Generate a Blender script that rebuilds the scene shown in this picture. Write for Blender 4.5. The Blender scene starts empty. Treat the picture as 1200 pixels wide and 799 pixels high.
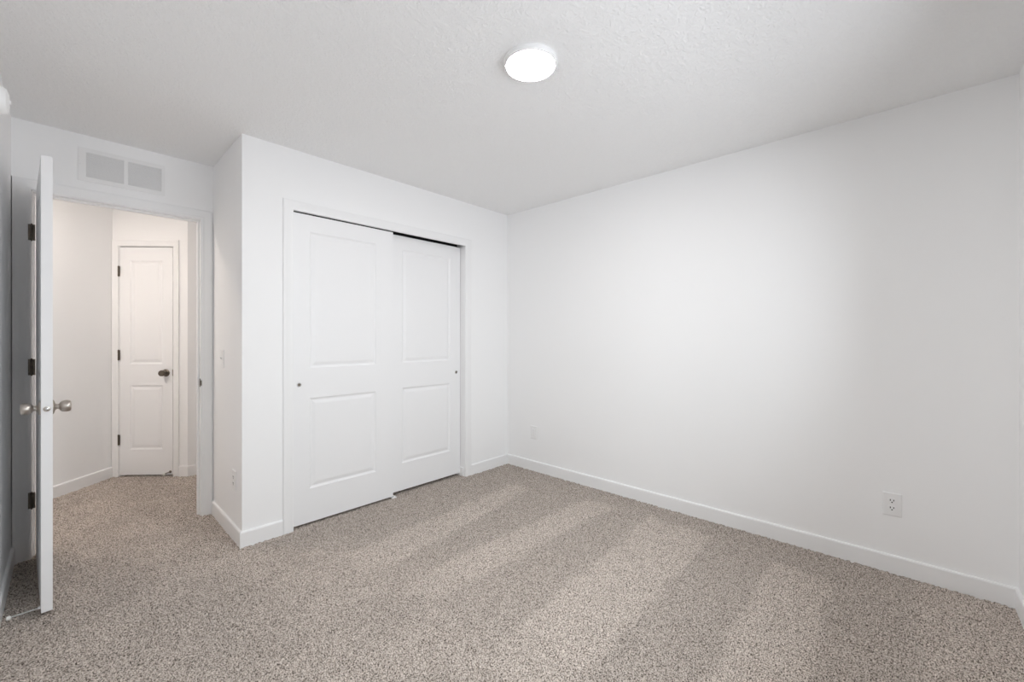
import bpy, bmesh, math, random
import numpy as np
from mathutils import Matrix, Vector

scene = bpy.context.scene
COL = scene.collection
PI = math.pi

# ------------------------------------------------------------------ room dimensions (metres)
CAM_H = 1.235
H = 2.4385                       # ceiling height
XR, YC, YD, XL, YN, XS = 2.975, 2.847, 3.551, -0.205, -0.383, 0.7094
WT = 0.115                       # wall thickness
YD2 = YD + WT                    # hall face of the door wall
HX, HY = 0.281, 5.124            # corner of the two angled hall walls
WX0, WX1, WZ0, WZ1 = 0.28, 2.24, 0.78, 2.10      # window in the near wall

# ------------------------------------------------------------------ camera
cam_data = bpy.data.cameras.new('camera')
cam = bpy.data.objects.new('camera', cam_data)
COL.objects.link(cam)
cam.location = (0, 0, CAM_H)
cam.rotation_euler = (PI / 2, 0, math.radians(43.154 - 90))
cam_data.sensor_width = 36.0
cam_data.lens = 490.0 / 1200.0 * 36.0
cam_data.shift_y = -3.95 / 1200.0
cam_data.clip_start = 0.03
scene.camera = cam

# ------------------------------------------------------------------ exposure, world, window daylight
vs = scene.view_settings
vs.view_transform = 'Standard'
vs.look = 'None'
vs.gamma = 1.0
vs.use_curve_mapping = False
vs.exposure = -0.25
SKY = 5.4
LAMP = 180.0
HALL_LAMP = 135.0

world = bpy.data.worlds.new('world')
scene.world = world
world.use_nodes = True
wn, wl = world.node_tree.nodes, world.node_tree.links
wn.clear()
wo = wn.new('ShaderNodeOutputWorld')
wb = wn.new('ShaderNodeBackground')
tc = wn.new('ShaderNodeTexCoord')
sx = wn.new('ShaderNodeSeparateXYZ')
rp = wn.new('ShaderNodeValToRGB')
mr = wn.new('ShaderNodeMapRange')
mr.inputs[1].default_value = -1.0
mr.inputs[2].default_value = 1.0
rp.color_ramp.elements[0].position = 0.46
rp.color_ramp.elements[0].color = (0.90, 0.94, 1.0, 1)
rp.color_ramp.elements[1].position = 0.54
rp.color_ramp.elements[1].color = (0.86, 0.94, 1.0, 1)
wl.new(tc.outputs['Generated'], sx.inputs[0])
wl.new(sx.outputs['Z'], mr.inputs[0])
wl.new(mr.outputs[0], rp.inputs[0])
wl.new(rp.outputs[0], wb.inputs['Color'])
wb.inputs['Strength'].default_value = SKY
wl.new(wb.outputs[0], wo.inputs[0])

pd = bpy.data.lights.new('window_portal', 'AREA')
pd.shape = 'RECTANGLE'
pd.size = WX1 - WX0
pd.size_y = WZ1 - WZ0
pd.cycles.is_portal = True
po = bpy.data.objects.new('window_portal', pd)
COL.objects.link(po)
po.location = ((WX0 + WX1) / 2, YN - WT - 0.02, (WZ0 + WZ1) / 2)
po.rotation_euler = (PI / 2, 0, 0)          # faces +y, into the room

scene.cycles.use_denoising = True
scene.cycles.max_bounces = 16
scene.cycles.diffuse_bounces = 10
scene.cycles.caustics_reflective = False
scene.cycles.caustics_refractive = False
scene.cycles.sample_clamp_indirect = 8.0

# ------------------------------------------------------------------ materials
def new_mat(name):
    m = bpy.data.materials.new(name)
    m.use_nodes = True
    nt = m.node_tree
    return m, nt.nodes, nt.links, nt.nodes['Principled BSDF']


def paint(name, col, rough=0.55, bump=0.0, scale=200.0, detail=2.0, dist=0.001, spec=0.4):
    m, n, l, b = new_mat(name)
    b.inputs['Base Color'].default_value = (*col, 1)
    b.inputs['Roughness'].default_value = rough
    b.inputs['Specular IOR Level'].default_value = spec
    if bump:
        t = n.new('ShaderNodeTexCoord')
        x = n.new('ShaderNodeTexNoise')
        x.inputs['Scale'].default_value = scale
        x.inputs['Detail'].default_value = detail
        bp = n.new('ShaderNodeBump')
        bp.inputs['Strength'].default_value = bump
        bp.inputs['Distance'].default_value = dist
        l.new(t.outputs['Object'], x.inputs['Vector'])
        l.new(x.outputs['Fac'], bp.inputs['Height'])
        l.new(bp.outputs[0], b.inputs['Normal'])
    return m


def metal(name, col, rough, streak=0.05):
    m, n, l, b = new_mat(name)
    b.inputs['Base Color'].default_value = (*col, 1)
    b.inputs['Metallic'].default_value = 1.0
    t = n.new('ShaderNodeTexCoord')
    x = n.new('ShaderNodeTexNoise')
    x.inputs['Scale'].default_value = 300
    mp = n.new('ShaderNodeMapRange')
    mp.inputs[3].default_value = rough - streak
    mp.inputs[4].default_value = rough + streak
    l.new(t.outputs['Object'], x.inputs['Vector'])
    l.new(x.outputs['Fac'], mp.inputs[0])
    l.new(mp.outputs[0], b.inputs['Roughness'])
    return m


def ceiling_mat():
    m, n, l, b = new_mat('textured_ceiling_paint')
    b.inputs['Base Color'].default_value = (0.885, 0.885, 0.885, 1)
    b.inputs['Roughness'].default_value = 0.9
    b.inputs['Specular IOR Level'].default_value = 0.1
    t = n.new('ShaderNodeTexCoord')
    x = n.new('ShaderNodeTexNoise')
    x.inputs['Scale'].default_value = 58
    x.inputs['Detail'].default_value = 3
    x.inputs['Distortion'].default_value = 0.8
    r = n.new('ShaderNodeValToRGB')
    r.color_ramp.elements[0].position = 0.44
    r.color_ramp.elements[1].position = 0.60
    bp = n.new('ShaderNodeBump')
    bp.inputs['Strength'].default_value = 0.42
    bp.inputs['Distance'].default_value = 0.004
    l.new(t.outputs['Object'], x.inputs['Vector'])
    l.new(x.outputs['Fac'], r.inputs[0])
    l.new(r.outputs[0], bp.inputs['Height'])
    l.new(bp.outputs[0], b.inputs['Normal'])
    return m


# vacuum tracks: (y at x=0, slope) of the far and near edge, x where the track starts and ends, strength
TRACKS = [
    ((2.258, 0.061), (1.840, 0.146), 0.85, 2.60, 0.9),
    ((1.926, -0.053), (1.682, -0.056), 1.05, 2.72, 1.0),
    ((1.134, 0.056), (0.850, 0.003), 0.95, 2.75, 1.0),
    ((0.491, 0.017), (0.204, 0.025), 1.00, 2.66, 1.0),
    ((-0.015, -0.010), (-0.60, 0.0), 1.00, 3.10, 0.75),
]


def carpet_mat():
    m, n, l, b = new_mat('beige_frieze_carpet')
    b.inputs['Roughness'].default_value = 0.95
    b.inputs['Specular IOR Level'].default_value = 0.05
    t = n.new('ShaderNodeTexCoord')

    def noise(scale, detail=2.0, rough=0.5):
        x = n.new('ShaderNodeTexNoise')
        x.inputs['Scale'].default_value = scale
        x.inputs['Detail'].default_value = detail
        x.inputs['Roughness'].default_value = rough
        l.new(t.outputs['Object'], x.inputs['Vector'])
        return x

    def math_(op, a, c=None, clamp=False):
        x = n.new('ShaderNodeMath')
        x.operation = op
        x.use_clamp = clamp
        for k, v in enumerate((a, c)):
            if v is None:
                continue
            if isinstance(v, (int, float)):
                x.inputs[k].default_value = v
            else:
                l.new(v, x.inputs[k])
        return x.outputs[0]

    def smooth(v, a, c):
        x = n.new('ShaderNodeMapRange')
        x.interpolation_type = 'SMOOTHSTEP'
        l.new(v, x.inputs[0])
        x.inputs[1].default_value = a
        x.inputs[2].default_value = c
        return x.outputs[0]

    # flecked yarn colour
    fl = noise(210, 2.0, 0.65)
    ramp = n.new('ShaderNodeValToRGB')
    e = ramp.color_ramp.elements
    e[0].position = 0.38
    e[0].color = (0.055, 0.044, 0.036, 1)
    e[1].position = 0.63
    e[1].color = (0.745, 0.672, 0.612, 1)
    k = e.new(0.44)
    k.color = (0.335, 0.288, 0.250, 1)
    k = e.new(0.52)
    k.color = (0.527, 0.465, 0.414, 1)
    l.new(fl.outputs['Fac'], ramp.inputs[0])
    # vacuum tracks
    sep = n.new('ShaderNodeSeparateXYZ')
    l.new(t.outputs['Object'], sep.inputs[0])
    wob = noise(5.0, 3.0, 0.6)
    wv = math_('MULTIPLY', math_('SUBTRACT', wob.outputs['Fac'], 0.5), 0.10)
    X = math_('ADD', sep.outputs['X'], math_('MULTIPLY', wv, 2.5))
    Y = math_('ADD', sep.outputs['Y'], wv)
    total = None
    for (a0, a1), (c0, c1), x0, x1, s in TRACKS:
        hi = math_('SUBTRACT', math_('ADD', math_('MULTIPLY', X, a1), a0), Y)
        lo = math_('SUBTRACT', Y, math_('ADD', math_('MULTIPLY', X, c1), c0))
        v = math_('MULTIPLY', smooth(hi, -0.025, 0.035), smooth(lo, -0.025, 0.035))
        v = math_('MULTIPLY', v, smooth(X, x0, x0 + 0.45))
        v = math_('MULTIPLY', v, math_('SUBTRACT', 1.0, smooth(X, x1 - 0.04, x1 + 0.05)))
        v = math_('MULTIPLY', v, s)
        total = v if total is None else math_('MAXIMUM', total, v)
    # footmarks and ruffled patches
    pt = noise(3.2, 4.0, 0.62)
    patch = smooth(pt.outputs['Fac'], 0.40, 0.62)
    left = math_('SUBTRACT', 1.0, smooth(X, 0.9, 1.5))
    total = math_('ADD', total, math_('MULTIPLY', math_('MULTIPLY', patch, left), 0.6))
    val = math_('ADD', math_('MULTIPLY', total, 0.17), 0.90)
    mx = n.new('ShaderNodeVectorMath')
    mx.operation = 'SCALE'
    l.new(ramp.outputs[0], mx.inputs[0])
    l.new(val, mx.inputs['Scale'])
    l.new(mx.outputs[0], b.inputs['Base Color'])
    return m


M = {}
M['wall'] = paint('white_wall_paint', (0.915, 0.917, 0.92), 0.6, 0.10, 140, 2, 0.002, 0.25)
M['ceiling'] = ceiling_mat()
M['trim'] = paint('white_trim_enamel', (0.885, 0.887, 0.89), 0.35, 0.03, 60, 2, 0.001)
M['door'] = paint('white_door_enamel', (0.875, 0.877, 0.885), 0.38, 0.05, 90, 2, 0.001)
M['plastic'] = paint('white_plastic', (0.87, 0.87, 0.87), 0.3, 0.02, 80)
M['grille'] = paint('white_enamelled_steel', (0.86, 0.86, 0.86), 0.4, 0.02, 80)
M['slot'] = paint('dark_slot', (0.01, 0.01, 0.01), 0.6, 0.02, 80)
M['nickel'] = metal('satin_nickel', (0.52, 0.48, 0.44), 0.30)
M['bronze'] = metal('dark_oil_rubbed_steel', (0.17, 0.145, 0.12), 0.42)
M['chrome'] = metal('bright_steel', (0.70, 0.70, 0.70), 0.22)
M['rubber'] = paint('white_rubber', (0.80, 0.79, 0.76), 0.6, 0.02, 80)
M['duct'] = paint('galvanised_duct', (0.50, 0.50, 0.50), 0.6, 0.02, 80)
M['carpet'] = carpet_mat()


def emit_mat(name, col, strength):
    m = bpy.data.materials.new(name)
    m.use_nodes = True
    n, l = m.node_tree.nodes, m.node_tree.links
    n.clear()
    o = n.new('ShaderNodeOutputMaterial')
    e = n.new('ShaderNodeEmission')
    e.inputs[0].default_value = (*col, 1)
    e.inputs[1].default_value = strength
    l.new(e.outputs[0], o.inputs[0])
    return m


M['lamp'] = emit_mat('lit_diffuser', (1.0, 0.982, 0.96), LAMP)
M['hall_lamp'] = emit_mat('lit_hall_diffuser', (1.0, 0.885, 0.79), HALL_LAMP)


def glass_mat():
    m = bpy.data.materials.new('window_glass')
    m.use_nodes = True
    n, l = m.node_tree.nodes, m.node_tree.links
    n.clear()
    o = n.new('ShaderNodeOutputMaterial')
    mix = n.new('ShaderNodeMixShader')
    tr = n.new('ShaderNodeBsdfTransparent')
    gl = n.new('ShaderNodeBsdfGlossy')
    gl.inputs['Roughness'].default_value = 0.02
    fr = n.new('ShaderNodeFresnel')
    fr.inputs['IOR'].default_value = 1.2
    l.new(fr.outputs[0], mix.inputs[0])
    l.new(tr.outputs[0], mix.inputs[1])
    l.new(gl.outputs[0], mix.inputs[2])
    l.new(mix.outputs[0], o.inputs[0])
    return m


M['glass'] = glass_mat()


# ------------------------------------------------------------------ mesh helpers
class MB:
    """Collects shapes in one mesh."""

    def __init__(self):
        self.bm = bmesh.new()

    def box(self, x0, x1, y0, y1, z0, z1, bevel=0.0, seg=2):
        vs_ = [self.bm.verts.new((x, y, z)) for x in (x0, x1) for y in (y0, y1) for z in (z0, z1)]
        q = [(0, 1, 3, 2), (4, 6, 7, 5), (0, 4, 5, 1), (2, 3, 7, 6), (0, 2, 6, 4), (1, 5, 7, 3)]
        fs = [self.bm.faces.new([vs_[i] for i in f]) for f in q]
        if bevel:
            es = list({e for f in fs for e in f.edges})
            bmesh.ops.bevel(self.bm, geom=es, offset=bevel, segments=seg, profile=0.5, affect='EDGES')
        return self

    def prism(self, pts, a0, a1, axis):
        """Closed outline pts (2-D) extruded along axis from a0 to a1."""
        def P(u, v, w):
            return {'x': (w, u, v), 'y': (u, w, v), 'z': (u, v, w)}[axis]
        A = [self.bm.verts.new(P(u, v, a0)) for u, v in pts]
        B = [self.bm.verts.new(P(u, v, a1)) for u, v in pts]
        n = len(pts)
        self.bm.faces.new(A)
        self.bm.faces.new(B[::-1])
        for i in range(n):
            j = (i + 1) % n
            self.bm.faces.new((A[i], B[i], B[j], A[j]))
        return self

    def lathe(self, prof, mat=Matrix(), n=32, cap=True):
        """prof: (radius, height) turned about local z, placed by mat."""
        rings = []
        for r, z in prof:
            if r < 1e-6:
                rings.append([self.bm.verts.new(mat @ Vector((0, 0, z)))])
            else:
                rings.append([self.bm.verts.new(mat @ Vector((r * math.cos(2 * PI * k / n), r * math.sin(2 * PI * k / n), z))) for k in range(n)])
        for a, b in zip(rings, rings[1:]):
            for k in range(n):
                j = (k + 1) % n
                if len(a) == 1 and len(b) == 1:
                    continue
                if len(a) == 1:
                    self.bm.faces.new((a[0], b[k], b[j]))
                elif len(b) == 1:
                    self.bm.faces.new((a[k], b[0], a[j]))
                else:
                    self.bm.faces.new((a[k], b[k], b[j], a[j]))
        if cap:
            for r in (rings[0], rings[-1]):
                if len(r) > 2:
                    self.bm.faces.new(r)
        return self

    def tube(self, p0, p1, r, n=12):
        p0, p1 = Vector(p0), Vector(p1)
        d = p1 - p0
        q = Vector((0, 0, 1)).rotation_difference(d.normalized()).to_matrix().to_4x4()
        return self.lathe([(r, 0), (r, d.length)], Matrix.Translation(p0) @ q, n)

    def build(self, name, mat, parent=None, xf=None, smooth=False, label=None):
        bmesh.ops.recalc_face_normals(self.bm, faces=self.bm.faces)
        if xf is not None:
            bmesh.ops.transform(self.bm, matrix=xf, verts=self.bm.verts)
        me = bpy.data.meshes.new(name)
        self.bm.to_mesh(me)
        self.bm.free()
        me.materials.append(mat)
        if smooth:
            me.polygons.foreach_set('use_smooth', [True] * len(me.polygons))
            me.set_sharp_from_angle(angle=math.radians(35))
        o = bpy.data.objects.new(name, me)
        COL.objects.link(o)
        if parent is not None:
            o.parent = parent
        if label:
            o['label'] = label
        return o


def tag(o, label, cat, kind=None, group=None):
    o['label'] = label
    o['category'] = cat
    if kind:
        o['kind'] = kind
    if group:
        o['group'] = group
    return o


def struct(o, label, cat):
    return tag(o, label, cat, 'structure')


def empty(name, loc=(0, 0, 0), rz=0.0):
    o = bpy.data.objects.new(name, None)
    COL.objects.link(o)
    o.location = loc
    o.rotation_euler = (0, 0, rz)
    o.empty_display_size = 0.1
    return o


def dup(root, loc, rz, label, group=None):
    """Copy of a thing with copies of its parts and sub-parts."""
    r = root.copy()
    COL.objects.link(r)
    r.location = loc
    r.rotation_euler = (0, 0, rz)
    r['label'] = label
    if group:
        r['group'] = group
    for ch in list(root.children):
        c = ch.copy()
        COL.objects.link(c)
        c.parent = r
        for g in list(ch.children):
            d = g.copy()
            COL.objects.link(d)
            d.parent = c
    return r


# ------------------------------------------------------------------ floor: carpet pile as real relief
def build_carpet():
    rng = np.random.default_rng(7)
    s = 0.0046
    x0, x1, y0, y1 = -1.32, 3.0, -0.42, 5.22
    nx, ny = int((x1 - x0) / s) + 1, int((y1 - y0) / s) + 1
    xs, ys = x0 + np.arange(nx) * s, y0 + np.arange(ny) * s
    Xg, Yg = np.meshgrid(xs, ys, indexing='ij')
    h = rng.normal(0, 1, (nx, ny))
    hb = (h + 0.6 * (np.roll(h, 1, 0) + np.roll(h, -1, 0) + np.roll(h, 1, 1) + np.roll(h, -1, 1))) / 1.56
    Z = np.clip(hb, -1.8, 1.4) * 0.0031 - 0.001
    Xg = Xg + rng.uniform(-0.35, 0.35, (nx, ny)) * s
    Yg = Yg + rng.uniform(-0.35, 0.35, (nx, ny)) * s
    # keep the bedroom, the closet and the hall
    cx, cy = Xg[:-1, :-1], Yg[:-1, :-1]
    keep = ((cx > XL - 0.02) & (cy < YD + 0.05)) | ((cy > YD) & (cx + cy < 6.2) & (cy - cx < 4.90) & (cx < 2.0))
    idx = np.arange(nx * ny).reshape(nx, ny)
    quads = np.stack([idx[:-1, :-1], idx[1:, :-1], idx[1:, 1:], idx[:-1, 1:]], -1)[keep]
    used = np.unique(quads)
    remap = -np.ones(nx * ny, dtype=np.int64)
    remap[used] = np.arange(len(used))
    quads = remap[quads].astype(np.int32)
    co = np.stack([Xg, Yg, Z], -1).reshape(-1, 3)[used].astype(np.float32)
    me = bpy.data.meshes.new('floor')
    me.vertices.add(len(co))
    me.vertices.foreach_set('co', co.ravel())
    me.loops.add(quads.size)
    me.loops.foreach_set('vertex_index', quads.ravel())
    me.polygons.add(len(quads))
    me.polygons.foreach_set('loop_start', np.arange(0, quads.size, 4, dtype=np.int32))
    me.polygons.foreach_set('use_smooth', np.ones(len(quads), dtype=bool))
    me.update(calc_edges=True)
    me.materials.append(M['carpet'])
    o = bpy.data.objects.new('floor', me)
    COL.objects.link(o)
    return struct(o, 'beige flecked cut-pile carpet with pale vacuum tracks covering the whole floor', 'floor')


build_carpet()

# ------------------------------------------------------------------ ceiling and walls
ZB = -0.03
struct(MB().box(-1.45, XR + 0.15, YN - 0.25, 6.0, H, H + 0.1).build('ceiling', M['ceiling']),
       'off-white textured bedroom ceiling', 'ceiling')
struct(MB().box(XL - WT, XL, YN - WT, YD, ZB, H).build('wall_left', M['wall']),
       'white wall at the far left, behind the open door', 'wall')
struct(MB().box(XR, XR + WT, YN - WT, YD2, ZB, H).build('wall_right', M['wall']),
       'large blank white wall on the right', 'wall')

# closet opening: jamb faces CX0..CX1, head CZ; the rough opening is one jamb board wider
CX0, CX1, CZ = 0.993, 2.427, 2.051
JT = 0.018
w = MB()
w.box(XS, CX0 - JT, YC, YC + WT, ZB, H)
w.box(CX1 + JT, XR, YC, YC + WT, ZB, H)
w.box(CX0 - JT, CX1 + JT, YC, YC + WT, CZ + 0.045, H)
struct(w.build('wall_back', M['wall']), 'white wall that holds the closet sliding doors', 'wall')
struct(MB().box(XS, XS + WT, YC + WT, YD, ZB, H).build('wall_closet_side', M['wall']),
       'narrow shaded wall beside the doorway with switch and outlet', 'wall')

# door wall: bedroom doorway DX0..DX1, head DZ
DX0, DX1, DZ = -0.131, 0.638, 2.053
w = MB()
# a hairline gap runs down between the left casing and the side wall
w.box(-1.35, -0.2052, YD, YD2, ZB, H)
w.box(-0.2052, -0.2013, YD + 0.06, YD2, ZB, DZ + 0.063)
w.box(-0.2052, -0.2013, YD, YD2, DZ + 0.063, H)
w.box(-0.2013, DX0 - JT, YD, YD2, ZB, H)
w.box(DX1 + JT, XR, YD, YD2, ZB, H)
w.box(DX0 - JT, DX1 + JT, YD, YD2, DZ + JT, H)
struct(w.build('wall_doorway', M['wall']), 'white wall with the open doorway to the hall', 'wall')

# near wall with the window
w = MB()
w.box(XL - WT, WX0, YN - WT, YN, ZB, H)
w.box(WX1, XR, YN - WT, YN, ZB, H)
w.box(WX0, WX1, YN - WT, YN, ZB, WZ0)
w.box(WX0, WX1, YN - WT, YN, WZ1, H)
struct(w.build('wall_near', M['wall']), 'white window wall at the right edge of the photo', 'wall')

# hall: an angled wall on the left, the closet-door wall across it, a return wall
RH = Matrix.Translation((HX, HY, 0)) @ Matrix.Rotation(-PI / 4, 4, 'Z')   # local x along the door wall, y away from the viewer
HL = Matrix.Translation((HX, HY, 0)) @ Matrix.Rotation(PI / 4, 4, 'Z')    # local -x along the hall's left wall, y away
UX0, UX1, UZ = 0.059, 0.526, 2.047          # hall closet door frame
struct(MB().box(-2.15, 0.10, 0, WT, ZB, H).build('wall_hall_left', M['wall'], xf=HL),
       'white hall wall seen through the doorway, left of the closed door', 'wall')
w = MB()
w.box(0.0, UX0 - JT, 0, WT, ZB, H)
w.box(UX1 + JT, 0.652, 0, WT, ZB, H)
w.box(UX0 - JT, UX1 + JT, 0, WT, UZ + JT, H)
struct(w.build('wall_hall_back', M['wall'], xf=RH), 'hall wall around the narrow closed door', 'wall')
p = RH @ Vector((0.652, 0, 0))
w = MB()
w.box(p.x, 2.0, p.y, p.y + WT, ZB, H)
struct(w.build('wall_hall_right', M['wall']), 'shaded hall wall right of the narrow closed door', 'wall')
struct(MB().box(2.0, 2.0 + WT, YD2, p.y + WT, ZB, H).build('wall_hall_end', M['wall']), 'end wall of the hall behind the closet', 'wall')
w = MB()
w.box(-0.12, 0.77, 0.5, 0.6, ZB, H)
w.box(-0.12, -0.02, WT, 0.5, ZB, H)
w.box(0.67, 0.77, WT, 0.5, ZB, H)
struct(w.build('wall_hall_closet', M['wall'], xf=RH), 'back wall of the narrow hall closet', 'wall')


# ------------------------------------------------------------------ baseboards
BB_H, BB_T = 0.093, 0.013


def baseboard(name, p0, p1, m0, m1, label):
    """Board along p0 -> p1 with the room on the left of that direction; m0/m1: +1 outside mitre, -1 inside mitre, 0 square."""
    p0, p1 = Vector((*p0, 0)), Vector((*p1, 0))
    d = (p1 - p0)
    L = d.length
    d.normalize()
    nrm = Vector((-d.y, d.x, 0))
    prof = [(0, ZB), (BB_T, ZB), (BB_T, BB_H - 0.008), (BB_T - 0.003, BB_H - 0.002), (BB_T - 0.007, BB_H), (0, BB_H)]
    bm = MB()
    A = [bm.bm.verts.new(p0 + nrm * t + Vector((0, 0, z)) - d * m0 * t) for t, z in prof]
    B = [bm.bm.verts.new(p1 + nrm * t + Vector((0, 0, z)) + d * m1 * t) for t, z in prof]
    n = len(prof)
    bm.bm.faces.new(A)
    bm.bm.faces.new(B[::-1])
    for i in range(n):
        j = (i + 1) % n
        bm.bm.faces.new((A[i], B[i], B[j], A[j]))
    return struct(bm.build(name, M['trim']), label, 'baseboard')


CW = 0.061                                   # casing width
baseboard('baseboard_right', (XR, YN), (XR, YC), -1, -1, 'long white baseboard along the blank right wall')
baseboard('baseboard_corner', (XR, YC), (CX1 + CW + 0.008, YC), -1, 0, 'short white baseboard between closet casing and far corner')
baseboard('baseboard_back', (CX0 - CW - 0.003, YC), (XS, YC), 0, 1, 'short white baseboard left of the closet doors')
baseboard('baseboard_closet_side', (XS, YC), (XS, YD), 1, 0, 'shaded white baseboard under the switch and side outlet')
baseboard('baseboard_left', (XL, YD), (XL, YN), -1, -1, 'white baseboard on the left wall behind the open door')
baseboard('baseboard_near', (XL, YN), (XR, YN), -1, -1, 'white baseboard under the window wall at right edge')
q0 = HL @ Vector((0, 0, 0))
q1 = HL @ Vector((-2.0, 0, 0))
baseboard('baseboard_hall_left', (q0.x, q0.y), (q1.x, q1.y), 0, 0, 'white baseboard on the hall wall left of the closed door')
q0 = RH @ Vector((0.652, 0, 0))
q1 = RH @ Vector((UX1 + 0.058, 0, 0))
baseboard('baseboard_hall_back', (q0.x, q0.y), (q1.x, q1.y), 1, 0, 'tiny white baseboard just right of the hall closet door')
baseboard('baseboard_hall_right', (1.99, p.y), (p.x, p.y), 0, 0, 'white baseboard of the shaded hall wall at the doorway edge')


# ------------------------------------------------------------------ door casings and jambs
def casing_mesh(mb, u0, u1, zt, w0, wr=None, wt=None):
    """Moulded casing round an opening in the plane y=0, thickness towards -y; u0,u1,zt are the casing's inner edges."""
    prof = [(0.0, 0.0), (0.0, 0.008), (0.003, 0.0105), (0.010, 0.0115), (0.014, 0.0100), (0.020, 0.0105), (0.036, 0.0135),
            (0.044, 0.0150), (0.049, 0.0175), (0.058, 0.0175), (0.061, 0.0150), (0.061, 0.0)]
    k = w0 / 0.061
    kr = (wr or w0) / 0.061
    kt = (wt or w0) / 0.061
    rows = []
    for d, hgt in prof:
        hgt *= 0.68
        rows.append([mb.bm.verts.new(c) for c in ((u0 - d * k, -hgt, ZB), (u0 - d * k, -hgt, zt + d * kt), (u1 + d * kr, -hgt, zt + d * kt), (u1 + d * kr, -hgt, ZB))])
    for a, b in zip(rows, rows[1:]):
        for i in range(3):
            mb.bm.faces.new((a[i], a[i + 1], b[i + 1], b[i]))
    mb.bm.faces.new([r[0] for r in rows])
    mb.bm.faces.new([r[3] for r in rows][::-1])
    a, b = rows[0], rows[-1]
    for i in range(3):
        mb.bm.faces.new((a[i], b[i], b[i + 1], a[i + 1]))


def jamb_mesh(mb, u0, u1, zt, y0, y1, stop=None):
    mb.box(u0 - JT, u0, y0, y1, ZB, zt + JT)
    mb.box(u1, u1 + JT, y0, y1, ZB, zt + JT)
    mb.box(u0, u1, y0, y1, zt, zt + JT)
    if stop:
        s0, s1 = stop
        mb.box(u0, u0 + 0.011, s0, s1, ZB, zt)
        mb.box(u1 - 0.011, u1, s0, s1, ZB, zt)
        mb.box(u0 + 0.011, u1 - 0.011, s0, s1, zt - 0.011, zt)


# bedroom doorway
b = MB()
casing_mesh(b, DX0 - 0.004, DX1 + 0.006, DZ + 0.005, 0.0665, 0.059, 0.059)
struct(b.build('trim_1', M['trim'], xf=Matrix.Translation((0, YD, 0)), smooth=True), 'white moulded casing round the open bedroom doorway', 'door casing')
b = MB()
casing_mesh(b, -DX1 - 0.006, -DX0 + 0.005, DZ + 0.005, 0.059)
struct(b.build('trim_2', M['trim'], xf=Matrix.Translation((0, YD2, 0)) @ Matrix.Rotation(PI, 4, 'Z'), smooth=True), 'hall side casing of the bedroom doorway', 'door casing')
b = MB()
jamb_mesh(b, DX0, DX1, DZ, YD, YD2, (YD + 0.040, YD + 0.075))
struct(b.build('trim_3', M['trim']), 'white jamb lining the open bedroom doorway', 'door jamb')
# closet opening
b = MB()
casing_mesh(b, CX0, CX1, CZ, CW, 0.069)
struct(b.build('trim_4', M['trim'], xf=Matrix.Translation((0, YC, 0)), smooth=True), 'white moulded casing round the closet sliding doors', 'door casing')
b = MB()
b.box(CX0 - JT, CX0, YC, YC + WT, ZB, CZ + 0.045)
b.box(CX1, CX1 + JT, YC, YC + WT, ZB, CZ + 0.045)
b.box(CX0, CX1, YC, YC + 0.016, CZ, CZ + 0.045)
b.box(CX1 - 0.009, CX1, YC + 0.022, YC + WT, ZB, 0.075)
struct(b.build('trim_5', M['trim']), 'white jamb lining the closet opening', 'door jamb')
b = MB()  # hanging track; its black puts the shade of the header gap into the colour
b.box(CX0, CX1, YC + 0.016, YC + 0.0175, CZ + 0.003, CZ + 0.045)
b.box(CX0, CX1, YC + 0.0175, YC + WT, CZ + 0.042, CZ + 0.045)
b.box(CX0, CX1, YC + WT - 0.003, YC + WT, CZ - 0.01, CZ + 0.042)
struct(b.build('trim_8', M['slot']), 'black hanging track over the closet sliding doors', 'door track')
# hall closet
b = MB()
casing_mesh(b, UX0 - 0.004, UX1 + 0.004, UZ + 0.004, 0.051)
struct(b.build('trim_6', M['trim'], xf=RH, smooth=True), 'cream casing round the narrow closed hall door', 'door casing')
b = MB()
jamb_mesh(b, UX0, UX1, UZ, 0, WT, (0.037, 0.07))
struct(b.build('trim_7', M['trim'], xf=RH), 'jamb of the narrow closed hall door', 'door jamb')

# strike plate on the right jamb of the doorway
b = MB()
b.box(DX1 - 0.0016, DX1 + 0.0006, YD + 0.002, YD + 0.033, 0.893, 0.950, 0.0006, 1)
b.box(DX1 - 0.004, DX1 + 0.004, YD - 0.010, YD + 0.004, 0.903, 0.940, 0.002, 2)
sp = empty('strike_plate', (0, 0, 0))
tag(sp, 'small dark metal strike plate on the right jamb of the doorway', 'strike plate')
b.build('plate', M['bronze'], sp)
b = MB()
b.box(DX1 - 0.0022, DX1 - 0.0012, YD + 0.010, YD + 0.026, 0.907, 0.936)
b.build('latch_hole', M['slot'], sp)


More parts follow.
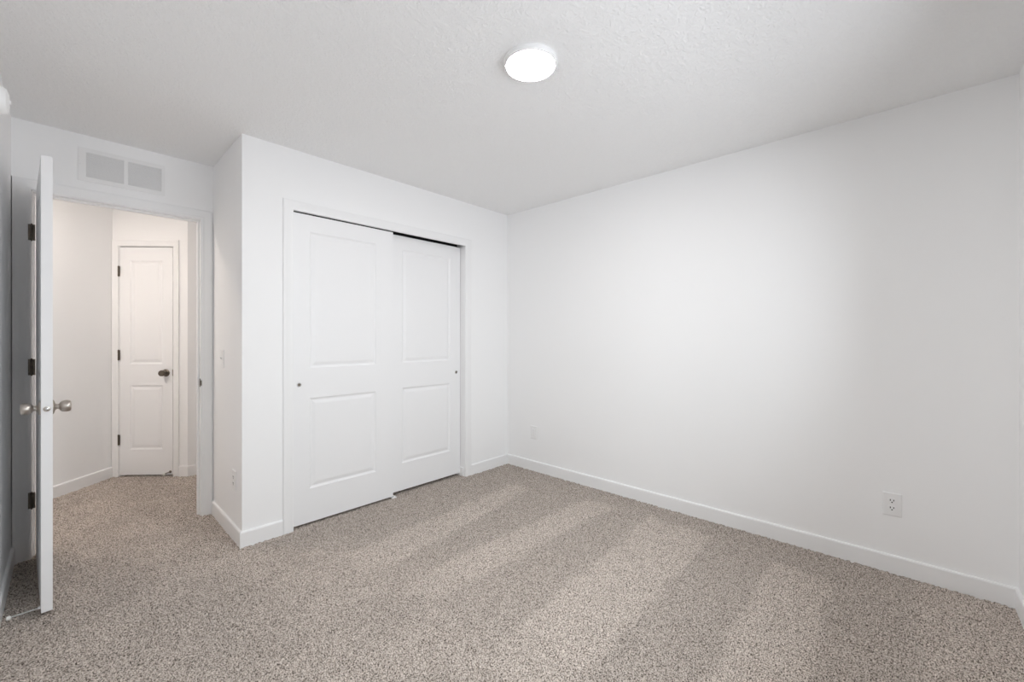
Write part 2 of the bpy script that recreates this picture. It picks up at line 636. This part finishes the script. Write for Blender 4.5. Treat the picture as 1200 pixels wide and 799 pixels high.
# ------------------------------------------------------------------ moulded two-panel door leaf
def leaf_mesh(mb, W, Hh, T, panels):
    """Leaf x 0..W, z 0..Hh, y 0 (front) .. T (back); panels = (x0,x1,z0,z1), all with the same x0,x1."""
    px0, px1 = panels[0][0], panels[0][1]
    zs = [0] + [v for q in sorted(panels, key=lambda q: q[2]) for v in (q[2], q[3])] + [Hh]
    xs = [0, px0, px1, W]
    ring = [(0.0, 0.0), (0.010, 0.0065), (0.017, 0.0075), (0.021, 0.0062), (0.036, 0.0022), (0.042, 0.0015)]
    for side in (0, 1):
        def P(x, z, d):
            return mb.bm.verts.new((x, d if side == 0 else T - d, z))
        for i in range(3):
            for j in range(len(zs) - 1):
                a, bb, c, dd = xs[i], xs[i + 1], zs[j], zs[j + 1]
                if i == 1 and j % 2 == 1:
                    loops = []
                    for o, dep in ring:
                        loops.append([P(a + o, c + o, dep), P(bb - o, c + o, dep), P(bb - o, dd - o, dep), P(a + o, dd - o, dep)])
                    for l0, l1 in zip(loops, loops[1:]):
                        for k in range(4):
                            m2 = (k + 1) % 4
                            mb.bm.faces.new((l0[k], l0[m2], l1[m2], l1[k]))
                    mb.bm.faces.new(loops[-1])
                else:
                    mb.bm.faces.new((P(a, c, 0), P(bb, c, 0), P(bb, dd, 0), P(a, dd, 0)))
    for (x, z), (x2, z2) in (((0, 0), (W, 0)), ((W, 0), (W, Hh)), ((W, Hh), (0, Hh)), ((0, Hh), (0, 0))):
        mb.bm.faces.new([mb.bm.verts.new(c) for c in ((x, 0, z), (x2, 0, z2), (x2, T, z2), (x, T, z))])
    bmesh.ops.remove_doubles(mb.bm, verts=mb.bm.verts, dist=1e-5)


def knob_parts(parent, mats, x, y, z, out, scale=1.0):
    """Round passage knob; out = -1 points to -y, +1 to +y. Returns the knob part (its rosette is a sub-part)."""
    rot = Matrix.Rotation(PI / 2 if out < 0 else -PI / 2, 4, 'X')
    mt = Matrix.Translation((x, y, z)) @ rot @ Matrix.Scale(scale, 4)
    k = MB().lathe([(0.0115, 0.004), (0.0115, 0.018), (0.0130, 0.022), (0.0200, 0.026), (0.0245, 0.032), (0.0265, 0.040), (0.0268, 0.048),
                    (0.0255, 0.055), (0.0225, 0.0590), (0.0150, 0.0610), (0.0, 0.0615)], mt, 36).build('doorknob', mats, parent, smooth=True)
    MB().lathe([(0.0330, 0.0), (0.0330, 0.003), (0.0300, 0.006), (0.0220, 0.0085), (0.0150, 0.0105), (0.0125, 0.0140), (0.0, 0.0145)], mt, 36).build('rosette', mats, k, smooth=True)
    return k


def hinge_mesh(mb, x, y, z, hh=0.089, leaf=0.0135, r=0.0058):
    """Butt hinge seen from its knuckle side: barrel of five knuckles, with the edges of both leaves beside it."""
    kn = hh / 5
    for i in range(5):
        mb.lathe([(r * 0.92, z - hh / 2 + i * kn + 0.0006), (r, z - hh / 2 + i * kn + 0.0014), (r, z - hh / 2 + (i + 1) * kn - 0.0014), (r * 0.92, z - hh / 2 + (i + 1) * kn - 0.0006)],
                 Matrix.Translation((x, y, 0)), 16)
    mb.lathe([(r * 0.6, z - hh / 2 - 0.004), (r * 0.6, z + hh / 2 + 0.004)], Matrix.Translation((x, y, 0)), 12)
    mb.box(x - leaf, x - 0.002, y + 0.001, y + 0.0035, z - hh / 2, z + hh / 2, 0.0006, 1)
    mb.box(x + 0.002, x + leaf, y + 0.001, y + 0.0035, z - hh / 2, z + hh / 2, 0.0006, 1)


def spring_stop(parent, x, y, z, out, length, mat_rod):
    """Door stop: base cup, coiled rod and white rubber tip, pointing along out * y."""
    s = out
    rot = Matrix.Rotation(-PI / 2 if s > 0 else PI / 2, 4, 'X')
    mt = Matrix.Translation((x, y, z)) @ rot
    prof = [(0.011, 0.0), (0.011, 0.004), (0.006, 0.010)]
    t = 0.010
    while t < length - 0.014:
        prof += [(0.0042, t), (0.0050, t + 0.001), (0.0042, t + 0.002)]
        t += 0.0022
    prof += [(0.0042, length - 0.012)]
    d = MB().lathe(prof, mt, 16).build('door_stop', mat_rod, parent, smooth=True)
    MB().lathe([(0.0060, length - 0.014), (0.0085, length - 0.011), (0.0085, length - 0.002), (0.0065, length), (0, length)], mt, 20).build(
        'rubber_tip', M['rubber'], d, smooth=True, label='white rubber tip')
    return d


# ---- bedroom door, standing open against the left wall
HINGE = (-0.1215, 3.5435)
OPEN = math.radians(87.0)
door = empty('door_1', (HINGE[0], HINGE[1], 0), -OPEN)
struct(door, 'white bedroom door standing open on the left, edge towards the viewer', 'door')
DW, DH, DT, DB = 0.762, 2.026, 0.035, 0.017
b = MB()
leaf_mesh(b, DW, DH, DT, [(0.11, DW - 0.11, 0.225, 0.82), (0.11, DW - 0.11, 1.02, 1.915)])
leaf = b.build('door_leaf', M['door'], door, xf=Matrix.Translation((0.002, 0.006, DB)))
kx = DW - 0.060 + 0.002
KZ = 0.918
knob_parts(door, M['nickel'], kx, 0.006, KZ, -1)
knob_parts(door, M['nickel'], kx, 0.006 + DT, KZ, 1)
lt = Matrix.Translation((DW + 0.002, 0.006 + DT / 2, KZ)) @ Matrix.Rotation(PI / 2, 4, 'Y')
lp = MB().lathe([(0.0118, -0.001), (0.0118, 0.0012), (0.0105, 0.0018), (0.0, 0.0018)], lt, 28).build('latch_plate', M['nickel'], door, smooth=True)
MB().box(DW + 0.002, DW + 0.013, 0.006 + DT / 2 - 0.005, 0.006 + DT / 2 + 0.006, KZ - 0.0065, KZ + 0.0065, 0.003, 2).build('latch_bolt', M['chrome'], lp, smooth=True)
for z in (1.821, 1.071, 0.329):
    b = MB()
    hinge_mesh(b, -0.0092, -0.004, z)
    b.build('hinge', M['bronze'], door, xf=Matrix.Rotation(OPEN, 4, 'Z'), smooth=True)
spring_stop(door, DW - 0.030, 0.006, 0.029, -1, 0.099, M['chrome'])

# ---- closet sliding doors
PAN = [(0.238, 0.836), (1.035, 1.934)]


def sliding_door(name, x0, x1, y0, z0, z1, px0, px1, pull_x, label, pull_label):
    r = empty(name, (x0, y0, z0))
    struct(r, label, 'closet door')
    b = MB()
    leaf_mesh(b, x1 - x0, z1 - z0, 0.035, [(px0 - x0, px1 - x0, a - z0, c - z0) for a, c in PAN])
    b.build('door_leaf', M['door'], r)
    mt = Matrix.Translation((pull_x - x0, 0, 0.928 - z0)) @ Matrix.Rotation(PI / 2, 4, 'X')
    c = MB().lathe([(0.0150, -0.0005), (0.0150, 0.0010), (0.0135, 0.0026), (0.0112, 0.0026), (0.0100, 0.0006), (0.0, 0.0002)], mt, 28).build(
        'finger_pull', M['chrome'], r, smooth=True, label=pull_label)
    MB().lathe([(0.0092, 0.0003), (0.0088, 0.0010), (0.0, 0.0009)], mt, 24).build('pull_cup', M['bronze'], c, smooth=True)
    return r


sliding_door('door_2', 0.996, 1.719, YC + 0.018, 0.016, 2.0435, 1.100, 1.578, 1.035,
             'front closet sliding door, left of the pair, overlapping the other', 'small round metal finger pull')
sliding_door('door_3', 1.690, 2.422, YC + 0.062, 0.024, 2.0410, 1.825, 2.309, 2.377,
             'rear closet sliding door, right of the pair, set further back', 'small round metal finger pull')

# floor guide between the sliding doors
fg = empty('floor_guide', (1.722, YC + 0.020, 0))
tag(fg, 'tiny white plastic guide on the carpet where the closet doors overlap', 'door guide')
MB().box(-0.013, 0.024, -0.010, 0.044, 0.0, 0.007, 0.002, 2).build('base', M['plastic'], fg)
MB().box(-0.004, 0.006, 0.036, 0.0405, 0.005, 0.040, 0.001, 1).build('fin', M['plastic'], fg)
MB().box(-0.004, 0.006, -0.008, -0.003, 0.005, 0.022, 0.001, 1).build('fin', M['plastic'], fg)

# ---- narrow hall closet door
hd = empty('door_4', (HX, HY, 0), -PI / 4)
struct(hd, 'narrow closed two-panel door in the hall beyond the doorway', 'door')
U0, U1 = UX0 + 0.003, UX1 - 0.005
b = MB()
leaf_mesh(b, U1 - U0, 2.022, 0.035, [(0.088, U1 - U0 - 0.086, 0.225, 0.795), (0.088, U1 - U0 - 0.086, 0.985, 1.905)])
b.build('door_leaf', M['door'], hd, xf=Matrix.Translation((U0, 0.0015, 0.016)))
knob_parts(hd, M['bronze'], U1 - 0.058, 0.0015, 0.921, -1)
for z in (1.824, 1.080, 0.328):
    b = MB()
    hinge_mesh(b, UX0 - 0.0015, -0.006, z, leaf=0.012)
    b.build('hinge', M['bronze'], hd, smooth=True)
MB().box(UX1 - 0.006, UX1 + 0.004, -0.0025, 0.004, 0.895, 0.952, 0.001, 1).build('strike_lip', M['bronze'], hd)
spring_stop(hd, U1 - 0.020, 0.0015, 0.040, -1, 0.080, M['bronze'])


# ------------------------------------------------------------------ window behind the viewer's right shoulder
win = empty('window_1', ((WX0 + WX1) / 2, YN, WZ0))
struct(win, 'white framed window in the near wall, daylight source', 'window')
hw, hh = (WX1 - WX0) / 2, WZ1 - WZ0
y0, y1 = -WT, -WT + 0.05
b = MB()
b.box(-hw, -hw + 0.035, y0, y1, 0, hh)
b.box(hw - 0.035, hw, y0, y1, 0, hh)
b.box(-hw, hw, y0, y1, 0, 0.035)
b.box(-hw, hw, y0, y1, hh - 0.035, hh)
b.box(-0.018, 0.018, y0, y1, 0.035, hh - 0.035)
b.build('window_frame', M['plastic'], win)
for s in (-1, 1):
    a, c = (-hw + 0.035, -0.018) if s < 0 else (0.018, hw - 0.035)
    b = MB()
    b.box(a, a + 0.028, y0 + 0.01, y1 - 0.012, 0.035, hh - 0.035)
    b.box(c - 0.028, c, y0 + 0.01, y1 - 0.012, 0.035, hh - 0.035)
    b.box(a + 0.028, c - 0.028, y0 + 0.01, y1 - 0.012, 0.035, 0.063)
    b.box(a + 0.028, c - 0.028, y0 + 0.01, y1 - 0.012, hh - 0.063, hh - 0.035)
    sash = b.build('sash', M['plastic'], win)
    MB().box(a + 0.026, c - 0.026, y0 + 0.020, y0 + 0.024, 0.061, hh - 0.061).build('pane', M['glass'], sash)
MB().box(-hw - 0.04, hw + 0.04, -0.065, 0.025, -0.02, 0.0, 0.004, 2).build('window_sill', M['trim'], win)


# ------------------------------------------------------------------ ceiling lights
def disc_light(name, x, y, R, t, mat):
    r = empty(name, (x, y, H))
    k = R / 0.114
    MB().lathe([(0.114 * k, 0.0005), (0.116 * k, -0.004), (0.115 * k, -t + 0.006), (0.112 * k, -t + 0.001), (0.106 * k, -t), (0.104 * k, -t + 0.004), (0.0, -t + 0.004)], n=64).build(
        'housing', M['plastic'], r, smooth=True)
    MB().lathe([(0.1055 * k, -t + 0.003), (0.1055 * k, -t - 0.0003), (0.100 * k, -t - 0.0015), (0.07 * k, -t - 0.0025), (0.0, -t - 0.003)], n=64).build(
        'diffuser', mat, r, smooth=True, label='glowing white diffuser')
    return r


tag(disc_light('ceiling_light', 1.383, 1.186, 0.114, 0.024, M['lamp']), 'round flush white ceiling light, switched on, above the bedroom', 'ceiling light')
tag(disc_light('ceiling_light', -0.42, 4.14, 0.114, 0.024, M['hall_lamp']), 'round flush ceiling light in the hall, hidden above the doorway', 'ceiling light')

# ------------------------------------------------------------------ return-air grille above the doorway
g = empty('air_grille', (0.2465, YD, 2.263))
tag(g, 'white two-bay louvred air return grille above the open doorway', 'air vent')
gw, gh = 0.1985, 0.0985
b = MB()
a0, a1, c0, c1 = -0.1655, 0.0005, 0.0185, 0.1815
zb, zt2 = -0.073, 0.0755
yf = -0.0068
b.box(-gw, a0, yf, 0, -gh, gh)
b.box(c1, gw, yf, 0, -gh, gh)
b.box(a1, c0, yf, 0, zb, zt2)
b.box(a0, c1, yf, 0, zt2, gh)
b.box(a0, c1, yf, 0, -gh, zb)
b.build('frame', M['grille'], g)
for x0, x1 in ((a0, a1), (c0, c1)):
    b = MB()
    n = 15
    for i in range(n):
        z = zb + (i + 0.5) * (zt2 - zb) / n
        b.prism([(-0.0066, z - 0.0050), (-0.0058, z - 0.0056), (-0.0010, z + 0.0050), (-0.0018, z + 0.0054)], x0, x1, 'x')
    lv = b.build('louvre', M['grille'], g)
    MB().box(x0, x1, -0.0008, -0.0002, zb, zt2).build('duct_backing', M['duct'], lv)
for sx_ in (-0.187, 0.192):
    MB().lathe([(0.0042, 0.0), (0.0040, 0.0012), (0.0, 0.0020)], Matrix.Translation((sx_, yf, 0.0)) @ Matrix.Rotation(PI / 2, 4, 'X'), 16).build('screw', M['grille'], g, smooth=True)


# ------------------------------------------------------------------ outlets and switch (built facing -y, then turned)
def plate_mesh(mb, w_, h_, t=0.0055):
    a, c = w_ / 2, h_ / 2
    k = 0.004
    lo = [mb.bm.verts.new((x, 0, z)) for x, z in ((-a, -c), (a, -c), (a, c), (-a, c))]
    mid = [mb.bm.verts.new((x, -t * 0.5, z)) for x, z in ((-a, -c), (a, -c), (a, c), (-a, c))]
    hi = [mb.bm.verts.new((x, -t, z)) for x, z in ((-a + k, -c + k), (a - k, -c + k), (a - k, c - k), (-a + k, c - k))]
    for r0, r1 in ((lo, mid), (mid, hi)):
        for i in range(4):
            j = (i + 1) % 4
            mb.bm.faces.new((r0[i], r0[j], r1[j], r1[i]))
    mb.bm.faces.new(hi)
    mb.bm.faces.new(lo[::-1])


def receptacle(root, zc):
    b = MB()
    pts = []
    R_, hz = 0.0172, 0.0140
    for k in range(40):
        a = 2 * PI * k / 40
        pts.append((R_ * math.cos(a), max(-hz, min(hz, R_ * math.sin(a))) + zc))
    b.prism(pts, -0.0075, -0.003, 'y')
    r = b.build('receptacle', M['plastic'], root)
    b = MB()
    b.box(-0.0084, -0.0050, -0.0080, -0.0065, zc - 0.001, zc + 0.008)
    b.box(0.0050, 0.0084, -0.0080, -0.0065, zc - 0.0005, zc + 0.0075)
    b.lathe([(0.0031, 0.0), (0.0031, 0.0015)], Matrix.Translation((0, -0.0065, zc - 0.0075)) @ Matrix.Rotation(PI / 2, 4, 'X'), 14)
    b.build('slots', M['slot'], r, label='dark contact slots')


def duplex_outlet(loc, rz, label):
    r = empty('wall_outlet', loc, rz)
    tag(r, label, 'outlet', group='wall outlets')
    b = MB()
    plate_mesh(b, 0.076, 0.121)
    b.build('cover_plate', M['plastic'], r)
    receptacle(r, 0.0195)
    receptacle(r, -0.0195)
    MB().lathe([(0.0032, 0.0), (0.0028, 0.001), (0.0, 0.0014)], Matrix.Translation((0, -0.0055, 0)) @ Matrix.Rotation(PI / 2, 4, 'X'), 14).build('screw', M['plastic'], r, smooth=True)
    return r


o1 = duplex_outlet((XR, 0.046, 0.358), -PI / 2, 'white duplex outlet low on the right wall, nearest the viewer')
dup(o1, (XS, 3.003, 0.360), -PI / 2, 'white duplex outlet on the narrow shaded wall beside the doorway')

r = empty('wall_jack', (XR, 2.510, 0.355), -PI / 2)
tag(r, 'white wall plate with tall insert, low near the far corner', 'outlet')
b = MB()
plate_mesh(b, 0.078, 0.121)
b.build('cover_plate', M['plastic'], r)
b = MB()
b.box(-0.0165, 0.0165, -0.0085, -0.004, -0.0335, 0.0335, 0.0015, 2)
b.build('insert', M['plastic'], r)

r = empty('light_switch', (XS, 3.283, 1.096), -PI / 2)
tag(r, 'white light switch on the narrow shaded wall by the doorway', 'light switch')
b = MB()
plate_mesh(b, 0.074, 0.118)
b.build('cover_plate', M['plastic'], r)
b = MB()
b.box(-0.0055, 0.0055, -0.007, -0.004, -0.013, 0.013, 0.001, 1)
b.build('toggle_frame', M['plastic'], r)
b = MB()
b.prism([(-0.006, -0.006), (-0.017, 0.006), (-0.015, 0.010), (-0.006, 0.006)], -0.004, 0.004, 'x')
b.build('toggle', M['plastic'], r)

# ------------------------------------------------------------------ smoke alarm high on the left wall
sa = empty('smoke_alarm', (XL, 2.37, 2.088), PI / 2)
tag(sa, 'white rounded smoke alarm high on the left wall at the photo edge', 'smoke alarm')
mt = Matrix.Rotation(PI / 2, 4, 'X') @ Matrix.Diagonal((0.78, 0.78, 1.28, 1.0))
MB().lathe([(0.070, 0.0), (0.070, 0.012), (0.066, 0.014), (0.0, 0.014)], mt, 48).build('mounting_base', M['plastic'], sa, smooth=True)
MB().lathe([(0.064, 0.013), (0.066, 0.020), (0.064, 0.036), (0.055, 0.046), (0.035, 0.050), (0.0, 0.051)], mt, 48).build('cover', M['plastic'], sa, smooth=True)
MB().lathe([(0.010, 0.049), (0.010, 0.0525), (0.008, 0.0535), (0.0, 0.0535)], mt, 24).build('test_button', M['plastic'], sa, smooth=True)
